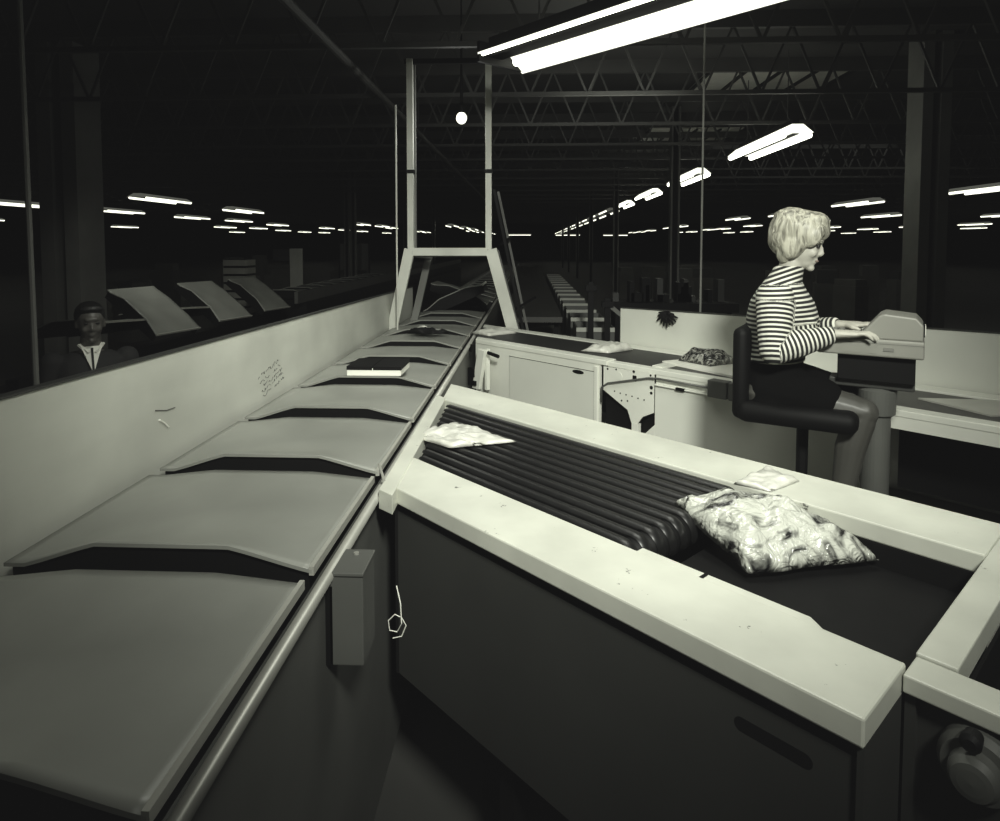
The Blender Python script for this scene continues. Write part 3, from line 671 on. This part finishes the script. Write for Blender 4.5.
# ------------------------------------------------------------------ neighbouring sorter on the left
abs_mode[0] = True
ns = thing('tray_sorter', 'neighbouring dark tray line beyond the pale guard panel on the left', 'conveyor', (-3.6, 12, 0))
MB().box(-4.05, -3.2, 4.3, 30, .0, .62).build('base', 'black', ns)
MB().bar((-3.22, 8.8, .97), (-3.22, 30, .97), .05, .16).build('side_rail', 'greybelt', ns)
MB().box(-4.0, -3.25, 9.3, 30, .62, .90).build('track_bed', 'black', ns)
MB().box(-3.8, -3.7, 4.5, 9.3, .62, .72).build('track_bed', 'black', ns)
abs_mode[0] = False
for k, y in enumerate((5.9, 7.07, 8.25)):
    nm = ('nearest', 'middle', 'farthest')[k]
    dup(t0, (-3.50, y, 1.10-.01*k), rot=(0, math.radians(36), math.radians(-14)), label='steeply tilted grey tray on the neighbouring sorter, %s of three' % nm)
    if k < 2: dup(t0, (-3.78, y-.50, 1.02), rot=(math.radians(-4), math.radians(-6), math.radians(-4)), label='flat grey tray on the neighbouring sorter, %s' % ('behind the man' if k == 0 else 'between the first two tilted trays'))
for k in range(9, 19):
    dup(t0, (-3.62, 5.9+.589*k-1.6, 1.0), label='dim flat tray farther along the neighbouring sorter', group='dim trays of the neighbouring sorter')

# left hall clutter
ab = thing('lit_notice_board', 'narrow pale lit panel standing in the dark left hall', 'panel', (-5.2, 14.2, 0))
MB().box(-.12, .16, -.02, .02, .7, 1.62).build('board', 'frame', ab); MB().box(-.5, -.13, -.01, .01, 1.35, 1.6).build('wing', 'grey', ab)
for x in (-.1, .12): MB().box(x-.015, x+.015, -.02, .02, 0, .7).build('leg', 'black', ab)
ab = thing('cloth_screen', 'grey hanging sheet lit from above in the left hall', 'sheet', (-5.6, 20.5, 0))
MB().grid(lambda u, v: Vector(((u-.5)*.9, .05*math.sin(u*14), .9+v*.85)), 20, 4).build('sheet', 'midgrey', ab); MB().box(-.5, .5, -.03, .03, 1.74, 1.79).build('pole', 'black', ab)
for x in (-.48, .48): MB().box(x-.02, x+.02, -.02, .02, 0, 1.74).build('leg', 'black', ab)
ab = thing('crate_stack', 'stack of slatted crates in the dark left hall above the tilted trays', 'crate', (-5.1, 11.2, 0))
for k in range(7):
    MB().box(-.2, .2, -.2, .2, .5+k*.14, .5+k*.14+.10).build('crate', 'trayedge', ab)
MB().box(-.19, .19, -.19, .19, 0, 1.45).build('core', 'black', ab)
random.seed(9)
for k in range(20):
    x = random.uniform(-9, -4.4); y = random.uniform(10, 24); h = random.uniform(.75, 1.25); w_ = random.uniform(.3, .8)
    if not free(x, y, w_) or (abs(x+5.3) < 1.1 and (y < 15.5 or abs(y-20.5) < 1.4)): continue
    o = thing('carton_stack', 'dim carton stack in the dark left hall', 'carton', (x, y, 0), random.uniform(-.5, .5), 'dim carton stacks in the left hall')
    MB().box(-w_/2, w_/2, -.25, .25, 0, h).build('carton', 'carton', o); MB().box(-w_*.3, w_*.45, -.2, .25, h, h+.15).build('carton', 'carton', o)

# ------------------------------------------------------------------ figures
def remesh(parts_fn, voxel, smooth_it=6, fac=.5):
    mb = MB(); parts_fn(mb)
    bmesh.ops.recalc_face_normals(mb.bm, faces=mb.bm.faces)
    me = bpy.data.meshes.new('tmp'); mb.bm.to_mesh(me); mb.bm.free()
    ob = bpy.data.objects.new('tmp', me); C.objects.link(ob)
    r = ob.modifiers.new('r', 'REMESH'); r.mode = 'VOXEL'; r.voxel_size = voxel; r.adaptivity = 0
    s = ob.modifiers.new('s', 'SMOOTH'); s.iterations = smooth_it; s.factor = fac
    dg = bpy.context.evaluated_depsgraph_get(); dg.update()
    out = bpy.data.meshes.new_from_object(ob.evaluated_get(dg))
    bpy.data.objects.remove(ob); bpy.data.meshes.remove(me)
    out.materials.clear()
    return out
def ring_tube(mb, rings, n=20):
    """rings: (centre, half-width vector, half-depth vector)"""
    rr = []
    for c, a, b in rings:
        c = Vector(c); a = Vector(a); b = Vector(b)
        rr.append([mb.bm.verts.new(c+a*math.cos(2*math.pi*k/n)+b*math.sin(2*math.pi*k/n)) for k in range(n)])
    for p, q in zip(rr, rr[1:]):
        for k in range(n): mb.bm.faces.new((p[k], p[(k+1) % n], q[(k+1) % n], q[k]))
    mb.bm.faces.new(rr[0][::-1]); mb.bm.faces.new(rr[-1])
def limb(mb, pts, n=14):    # pts: (pos, radius), rounded ends
    P = [Vector(p) for p, r in pts]; R = [r for p, r in pts]
    PP, RR = [], []
    for i in range(len(P)-1):
        for k in range(5):
            f = k/5; PP.append(P[i].lerp(P[i+1], f)); RR.append(R[i]*(1-f)+R[i+1]*f)
    PP.append(P[-1]); RR.append(R[-1])
    mb.tube(PP, RR, n)
    for p, r in ((P[0], R[0]), (P[-1], R[-1])): mb.ell(p, (r, r, r), n=12)
    for p, r in zip(P[1:-1], R[1:-1]): mb.ell(p, (r, r, r), n=12)
def torso(mb, rings, n=22, grow=0):
    ring_tube(mb, [((x, 0, z), (0, w+grow, 0), (d+grow, 0, .0)) for x, z, w, d in rings], n)
def hand(mb, wrist, fwd, side, up, curl=.35, mirror=1):
    """flat palm reaching along fwd, fingers bent down, thumb from the side of the palm"""
    w = Vector(wrist); f = Vector(fwd).normalized(); s = Vector(side).normalized()*mirror; u = Vector(up).normalized()
    ring_tube(mb, [(w-f*.01, s*.026, u*.019), (w+f*.03, s*.034, u*.016), (w+f*.075, s*.038, u*.014), (w+f*.088, s*.034, u*.010)], 14)
    for off, L_ in ((-.029, .058), (-.010, .070), (.010, .075), (.029, .066)):
        b = w+f*.078+s*off
        k1 = b+f*L_*.42+u*.004+s*off*.15; k2 = k1+(f*math.cos(curl)-u*math.sin(curl))*L_*.33; k3 = k2+(f*math.cos(curl*2)-u*math.sin(curl*2))*L_*.28
        limb(mb, [(b-f*.01, .0088), (k1, .0082), (k2, .0074), (k3, .0062)], 8)
    b = w+f*.030+s*.030
    limb(mb, [(b-s*.01, .012), (b+s*.018+f*.022-u*.004, .010), (b+s*.022+f*.048-u*.012, .0075)], 8)
def head_mesh(mb, c, tilt, scale=1., fem=True):
    """face looks along +x; c = centre of the head"""
    R = Matrix.Rotation(tilt, 3, 'Y'); c = Vector(c)
    def P(x, y, z): return c+R @ (Vector((x, y, z))*scale)
    def E(x, y, z, rx, ry, rz, rot=None): mb.ell(P(x, y, z), (rx*scale, ry*scale, rz*scale), R @ rot if rot else R, 20)
    E(-.010, 0, .030, .094, .074, .088)           # skull
    E(.020, 0, -.012, .068, .062, .090)           # face
    E(.034, 0, -.070, .044, .042, .036)           # jaw
    E(.070, 0, -.094, .018, .020, .016)           # chin
    E(.080, 0, .036, .014, .042, .014)            # brow
    E(.062, .034, -.026, .022, .020, .022); E(.062, -.034, -.026, .022, .020, .022)   # cheeks
    mb.tube([P(.080, 0, .020), P(.093, 0, .000), P(.101, 0, -.022), P(.096, 0, -.030), P(.078, 0, -.034)], [.006*scale, .007*scale, .0085*scale, .008*scale, .006*scale], 10)
    E(.092, .009, -.028, .010, .008, .007); E(.092, -.009, -.028, .010, .008, .007)
    E(.081, 0, -.053, .012, .019, .0065); E(.079, 0, -.065, .012, .017, .0065)         # lips
    E(-.004, .075, -.008, .016, .008, .028); E(-.004, -.075, -.008, .016, .008, .028)  # ears
    return P, R

wm = thing('person', 'seated blonde woman in striped black and white turtleneck typing at the keyboard machine', 'person', (1.0, 2.65, .505), math.radians(-28))
HC = (.070, 0, 1.200); tilt = math.radians(14)
SH = [Vector((.005, s*.165, 1.0)) for s in (-1, 1)]
EL = [Vector((.015, -.225, .805)), Vector((.02, .21, .815))]
WR = [Vector((.195, -.125, .862)), Vector((.20, .10, .875))]
def body(mb):
    torso(mb, [(-.03, .56, .155, .12), (-.035, .62, .175, .125), (-.03, .69, .145, .10), (-.02, .76, .122, .088), (.0, .85, .138, .10), (.01, .93, .150, .102), (.005, .99, .155, .085), (.008, 1.03, .10, .06)])
    limb(mb, [((.015, 0, 1.0), .062), ((.028, 0, 1.06), .048), ((.045, 0, 1.13), .046)])
    head_mesh(mb, HC, tilt, .88)
    for i in (0, 1):
        s = -1 if i == 0 else 1
        limb(mb, [(SH[i], .048), (SH[i].lerp(EL[i], .5), .040), (EL[i], .032), (EL[i].lerp(WR[i], .4), .033), (WR[i], .022)])
        hand(mb, WR[i]+(WR[i]-EL[i]).normalized()*.012, Vector((.9, -.10*s, .05)), Vector((.1, 1, 0)), Vector((0, 0, 1)), .45, -s)
        kn = Vector((.305, s*.085+.01, .575)) if s < 0 else Vector((.35, .08, .57))
        hp_ = Vector((-.03, s*.085, .625)); an = Vector((.215, s*.10, .085)) if s < 0 else Vector((.33, .10, .09))
        limb(mb, [(hp_, .088), (hp_.lerp(kn, .55), .072), (kn, .054), (kn.lerp(an, .28)+Vector((-.012, 0, 0)), .054), (kn.lerp(an, .7), .036), (an, .029)])
        limb(mb, [(an+Vector((-.02, 0, -.045)), .027), (an+Vector((.06, 0, -.055)), .026), (an+Vector((.13, 0, -.065)), .020)])
bm_ = remesh(body, .0048, 5)
bodyo = link('body', bm_, 'skin', wm, smooth=True)
bm_.materials.append(M['stocking'])
for p in bm_.polygons:
    if p.center.z < .66 : p.material_index = 1
tors = [(-.02, .735, .155, .120), (-.015, .79, .146, .116), (.0, .85, .160, .126), (.012, .91, .174, .134), (.010, .97, .182, .118), (.008, 1.02, .155, .088), (.012, 1.05, .095, .070), (.024, 1.080, .064, .061), (.036, 1.112, .057, .056)]
def sweater(mb):
    torso(mb, tors, 26)
    mb.ell((.085, -.065, .885), (.062, .06, .062)); mb.ell((.085, .065, .885), (.062, .06, .062))
    for i in (0, 1):
        limb(mb, [(SH[i]+Vector((0, 0, -.005)), .070), (SH[i].lerp(EL[i], .5), .064), (EL[i], .056), (EL[i].lerp(WR[i], .45), .052), (EL[i].lerp(WR[i], .93), .036)])
sw = remesh(sweater, .0055, 6)
at = sw.attributes.new('stripe', 'FLOAT', 'POINT')
PER = .0175
for v in sw.vertices:
    p = v.co; i = 0 if p.y < 0 else 1
    best = None
    a, b, c = SH[i], EL[i], WR[i]
    def seg(p, a, b):
        d = b-a; q = (p-a).dot(d)/d.length_squared; t = max(0, min(1, q)); return (p-(a+d*t)).length, q*d.length, q
    d1, l1, _ = seg(p, a, b); d2, l2, t2 = seg(p, b, c)
    if d2 < .070 and d2 <= d1 and t2 > 0: val = (a-b).length+l2+(1.005)
    elif d1 < .073 and p.z < .99: val = l1*1.0+1.005+.0*p.z
    elif p.z > 1.045: val = (1.045-p.z)*.9+.02-(p.x-.03)*-.35+.35
    else: val = 1.30-p.z+.05*p.x
    at.data[v.index].value = val/PER
link('turtleneck', sw, 'stripe', wm, smooth=True)
def skirt(mb):
    torso(mb, [(-.01, .575, .185, .125), (-.01, .65, .175, .122), (-.02, .72, .158, .115), (-.02, .77, .140, .108)])
    for s in (-1, 1):
        limb(mb, [((-.01, s*.085, .635), .100), ((.11, s*.078, .615), .092), ((.165, s*.078, .607), .084)])
    mb.box(.0, .19, -.08, .08, .55, .66)
link('skirt', remesh(skirt, .008, 6), 'skirt', wm, smooth=True)
def hair(mb):
    R = Matrix.Rotation(tilt, 3, 'Y'); c = Vector(HC)
    def E(x, y, z, rx, ry, rz, rot=0):
        K = .86; mb.ell(c+R @ Vector((x, y, z))*K, (rx*K, ry*K, rz*K), R @ Matrix.Rotation(rot, 3, 'Y'), 22)
    E(-.024, 0, .056, .122, .106, .098)
    E(-.062, 0, .018, .082, .092, .092)
    E(.068, 0, .072, .042, .076, .046)
    for s in (-1, 1):
        E(-.016, s*.068, .004, .056, .034, .082, .1); E(.048, s*.066, .040, .036, .026, .050, .3)
        E(-.045, s*.036, -.055, .040, .040, .048)
    E(-.045, 0, .095, .095, .085, .062); E(.02, 0, .118, .075, .07, .040)
hm_ = remesh(hair, .005, 4)
for v in hm_.vertices:
    q = v.co*1.0; k = noise.noise(Vector((q.x*38, q.y*38, q.z*11)))*.005+noise.noise(q*22)*.004
    v.co += (v.co-Vector(HC)).normalized()*k
link('hair', hm_, 'hair', wm, smooth=True)
Rm = Matrix.Rotation(tilt, 3, 'Y')
for s in (-1, 1):
    c = Vector(HC)+Rm @ Vector((.069, s*.027, .005))
    MB().ell(c, (.008, .014, .0055), Rm, 12).build('eye', 'eye', bodyo, smooth=True)
    MB().ell(Vector(HC)+Rm @ Vector((.074, s*.027, .022)), (.006, .018, .003), Rm, 10).build('eyebrow', 'hair', bodyo, smooth=True)
MB().ell(Vector(HC)+Rm @ Vector((.0755, 0, -.051)), (.009, .016, .0055), Rm, 12).build('lips', 'lips', bodyo, smooth=True)
for s, an in ((-1, Vector((.215, -.10, .085))), (1, Vector((.33, .10, .09)))):
    def sh(mb, an=an): limb(mb, [(an+Vector((-.03, 0, -.048)), .033), (an+Vector((.05, 0, -.056)), .033), (an+Vector((.135, 0, -.066)), .026)]); mb.box(an.x-.05, an.x-.01, an.y-.02, an.y+.02, 0, .05)
    link('shoe', remesh(sh, .006, 4), 'shoe', wm, smooth=True)

# her chair
ch = thing('swivel_chair', 'black padded swivel chair under the seated woman', 'chair', (1.085, 2.605, .560), math.radians(-28))
def rbox(x0, x1, y0, y1, z0, z1, bev): 
    m = MB().box(x0, x1, y0, y1, z0, z1); bmesh.ops.bevel(m.bm, geom=list(m.bm.edges), offset=bev, segments=4, affect='EDGES', profile=.5); return m
rbox(-.22, .20, -.21, .21, .455, .535, .035).build('seat', 'chair', ch, smooth=True)
rbox(-.240, -.178, -.19, .19, .46, .82, .030).build('backrest', 'chair', ch, smooth=True)
MB().bar((-.16, 0, .47), (-.215, 0, .66), .05, .02).build('back_bracket', 'black', ch)
MB().tube([(0, 0, .04), (0, 0, .47)], .022, 14).build('column', 'black', ch)
for k in range(5):
    a = 2*math.pi*k/5+.4
    MB().bar((0, 0, .05), (.24*math.cos(a), .24*math.sin(a), .015), .035, .025).build('foot', 'black', ch)
    MB().ell((.24*math.cos(a), .24*math.sin(a), -.013), (.026, .026, .026), n=12).build('caster', 'black', ch, smooth=True)

# keyboard machine on pedestal
kx, ky = 1.29, 2.51
pd = thing('pedestal', 'grey round pedestal column carrying the keyboard machine', 'pedestal', (1.315, 2.50, .505), math.radians(-30))
MB().lathe([(.17, 0), (.17, .02), (.07, .035), (.048, .06), (.048, .55), (.062, .56), (.066, .65), (.05, .66)], (0, 0, 0), 28).build('column', 'midgrey', pd, smooth=False, bevel=0)
MB().box(-.16, .12, -.05, .05, .66, .69).build('arm_plate', 'grey', pd, bevel=.004)
MB().box(-.13, .12, -.08, .08, .69, .79).build('bracket', 'black', pd, bevel=.004)
km = thing('keyboard_machine', 'beige keyboard terminal with sloping raised back, woman typing on it', 'machine', (kx, ky, 1.306), math.radians(-30)); km.scale = (.90, .90, 1.0)
def kprism(prof, y0, y1): 
    m = MB(); return m.plate([Vector((x, y0, z)) for x, z in prof], (0, y1-y0, 0))
rb = rbox(-.19, .19, -.125, .125, -.012, .052, .008); rb.build('base_tray', 'cream', km)
kprism([(-.185, .052), (-.04, .052), (-.04, .066), (-.185, .060)], -.115, .115).build('keyboard_deck', 'cream', km, bevel=.003)
kprism([(-.045, .052), (.185, .052), (.185, .108), (.16, .135), (.05, .145), (.03, .135)], -.118, .118).build('display_housing', 'cream', km, bevel=.006)
MB().box(.1855, .190, -.09, .07, .066, .108).build('rear_vent', 'black', km)
MB().box(.188, .193, -.05, .03, .070, .104).build('paper_slip', 'paper', km)
random.seed(2)
for r_ in range(3):
    for c_ in range(8):
        MB().box(-.172+r_*.026, -.152+r_*.026, -.095+c_*.024, -.077+c_*.024, .058, .070).build('key', 'creamdark', km, bevel=.002)
for x in (-.16, .07): MB().box(x-.018, x+.018, -.129, -.124, .012, .024).build('catch', 'creamdark', km)
MB().box(-.10, .03, -.1268, -.1245, .0, .035).build('front_plate', 'cream', km)
MB().box(-.19, .19, -.1262, -.1248, .036, .039).build('seam', 'creamdark', km)

# man behind the guard panel
mn = thing('person', 'dark-haired man in dark jacket and white shirt behind the guard panel at left', 'person', (-2.70, 3.85, 0), math.radians(-50))
HM = (.05, 0, 1.225)
def mbody(mb):
    torso(mb, [(-.02, .44, .17, .13), (-.02, .56, .165, .12), (0, .75, .165, .12), (0, .92, .18, .12), (0, 1.0, .17, .09), (0, 1.05, .09, .06)])
    limb(mb, [((.0, 0, 1.02), .06), ((.04, 0, 1.14), .056)]); head_mesh(mb, HM, .08)
    for s in (-1, 1):
        limb(mb, [((0, s*.19, 1.0), .055), ((.0, s*.235, .74), .042), ((.20, s*.17, .66), .028)]); hand(mb, (.21, s*.165, .655), (1, -.3*s, -.1), (0, 1, 0), (0, 0, 1), .5, -s)
        limb(mb, [((0, s*.09, .50), .09), ((.42, s*.10, .50), .058), ((.40, s*.10, .09), .035)]); limb(mb, [((.38, s*.10, .04), .03), ((.54, s*.11, .03), .026)])
mb_ = remesh(mbody, .007, 5); mbo = link('body', mb_, 'skin2', mn, smooth=True)
def jack(mb):
    torso(mb, [(-.02, .50, .19, .145), (0, .75, .18, .14), (0, .92, .20, .138), (0, 1.0, .19, .11), (0, 1.05, .11, .075)])
    for s in (-1, 1): limb(mb, [((0, s*.195, .995), .068), ((.0, s*.24, .74), .054), ((.17, s*.18, .67), .042)])
link('jacket', remesh(jack, .008, 6), 'jacket', mn, smooth=True)
def trou(mb):
    for s in (-1, 1): limb(mb, [((0, s*.09, .50), .105), ((.42, s*.10, .50), .074), ((.40, s*.10, .12), .055)])
link('trousers', remesh(trou, .009, 6), 'jacket', mn, smooth=True)
MB().plate([(.062, -.055, 1.085), (.062, .055, 1.085), (.140, .0, .93)], (.02, 0, .004)).build('shirt_front', 'paper', mn)
MB().bar((.085, 0, 1.075), (.172, 0, .87), .03, .012, (0, 1, 0)).build('tie', 'jacket', mn)
for s in (-1, 1):
    MB().bar((.05, s*.06, 1.10), (.10, s*.012, 1.05), .03, .012).build('collar', 'paper', mn)
def mhair(mb):
    c = Vector(HM)
    mb.ell(c+Vector((-.025, 0, .05)), (.10, .084, .085)); mb.ell(c+Vector((-.05, 0, 0)), (.07, .082, .075)); mb.ell(c+Vector((.045, 0, .09)), (.045, .065, .03))
link('hair', remesh(mhair, .006, 4), 'hair2', mn, smooth=True)
for s in (-1, 1): MB().ell(Vector(HM)+Vector((.082, s*.03, .006)), (.007, .013, .005), n=10).build('eye', 'eye', mbo)
sl = thing('stool', 'dark stool under the man, hidden behind the guard panel', 'stool', (-2.70, 3.85, 0))
MB().lathe([(.17, .40), (.18, .42), (.17, .445)], n=24).build('seat', 'black', sl)
for k in range(4):
    a = math.pi/4+k*math.pi/2; MB().bar((.12*math.cos(a), .12*math.sin(a), .41), (.17*math.cos(a), .17*math.sin(a), 0), .03).build('leg', 'black', sl)

# ------------------------------------------------------------------ light
def area(name, loc, tgt, size, power, col=(1, 1, .95), spread=180):
    l = bpy.data.lights.new(name, 'AREA'); l.energy = power; l.size = size; l.color = col; l.spread = math.radians(spread)
    o = bpy.data.objects.new(name, l); C.objects.link(o); o.location = loc
    o.rotation_euler = (Vector(tgt)-Vector(loc)).to_track_quat('-Z', 'Y').to_euler(); return o
def spot(name, loc, tgt, ang, power, blend=.8, rad=.15, col=(1, 1, .95)):
    l = bpy.data.lights.new(name, 'SPOT'); l.energy = power; l.spot_size = math.radians(ang); l.spot_blend = blend; l.shadow_soft_size = rad; l.color = col
    o = bpy.data.objects.new(name, l); C.objects.link(o); o.location = loc
    o.rotation_euler = (Vector(tgt)-Vector(loc)).to_track_quat('-Z', 'Y').to_euler(); return o
spot('key_spot', (.6, -.8, 3.3), (-.05, 3.7, .9), 60, 1020, .95, .25)
spot('operator_spot', (.6, .9, 3.6), (1.05, 2.65, 1.45), 26, 30, .8, .2)
area('overhead', (.5, 2.2, 3.3), (.4, 1.8, 1.0), 1.0, 11, spread=110)
area('sorter_fill', (-.3, 2.8, 3.6), (-1.1, 3.6, 1), .8, 14, spread=90)
area('roof_glow', (.9, 6.5, 2.7), (.9, 7.6, 4), 1.0, 16)
pl = bpy.data.lights.new('bulb_light', 'POINT'); pl.energy = 9; pl.shadow_soft_size = .06; po = bpy.data.objects.new('bulb_light', pl); C.objects.link(po); po.location = (-.57, 5.43, 2.64)
area('hall_left', (-3.6, 5.4, 2.7), (-3.6, 7.2, .9), .6, 6, spread=100)
area('hall_right', (6, 14, 3.8), (6, 15, 0), 4, 12)
wd = bpy.data.worlds.new('world'); bpy.context.scene.world = wd; wd.use_nodes = True
wd.node_tree.nodes['Background'].inputs[0].default_value = (.9, 1, .85, 1); wd.node_tree.nodes['Background'].inputs[1].default_value = .02

# ------------------------------------------------------------------ camera and print tone
cd = bpy.data.cameras.new('camera'); cam = bpy.data.objects.new('camera', cd); C.objects.link(cam)
cam.location = (0, 0, 1.70)
cam.rotation_euler = (math.radians(90-3), 0, math.atan(30/650))
cd.sensor_fit = 'HORIZONTAL'; cd.sensor_width = 36; cd.lens = 36*.650; cd.shift_y = -(410.5-279)/1000
cd.clip_start = .05; cd.clip_end = 300
sc = bpy.context.scene; sc.camera = cam
sc.view_settings.view_transform = 'Standard'; sc.view_settings.look = 'None'
vs = sc.view_settings; vs.use_curve_mapping = True
cm_ = vs.curve_mapping
for i, (lo, hi) in enumerate(((.0, .925), (.0, .945), (.0, .885))):
    c = cm_.curves[i]; c.points[0].location = (0, lo); c.points[-1].location = (1, hi)
c = cm_.curves[3]; c.points[0].location = (0, .0065); c.points[-1].location = (1, 1)
cm_.update()
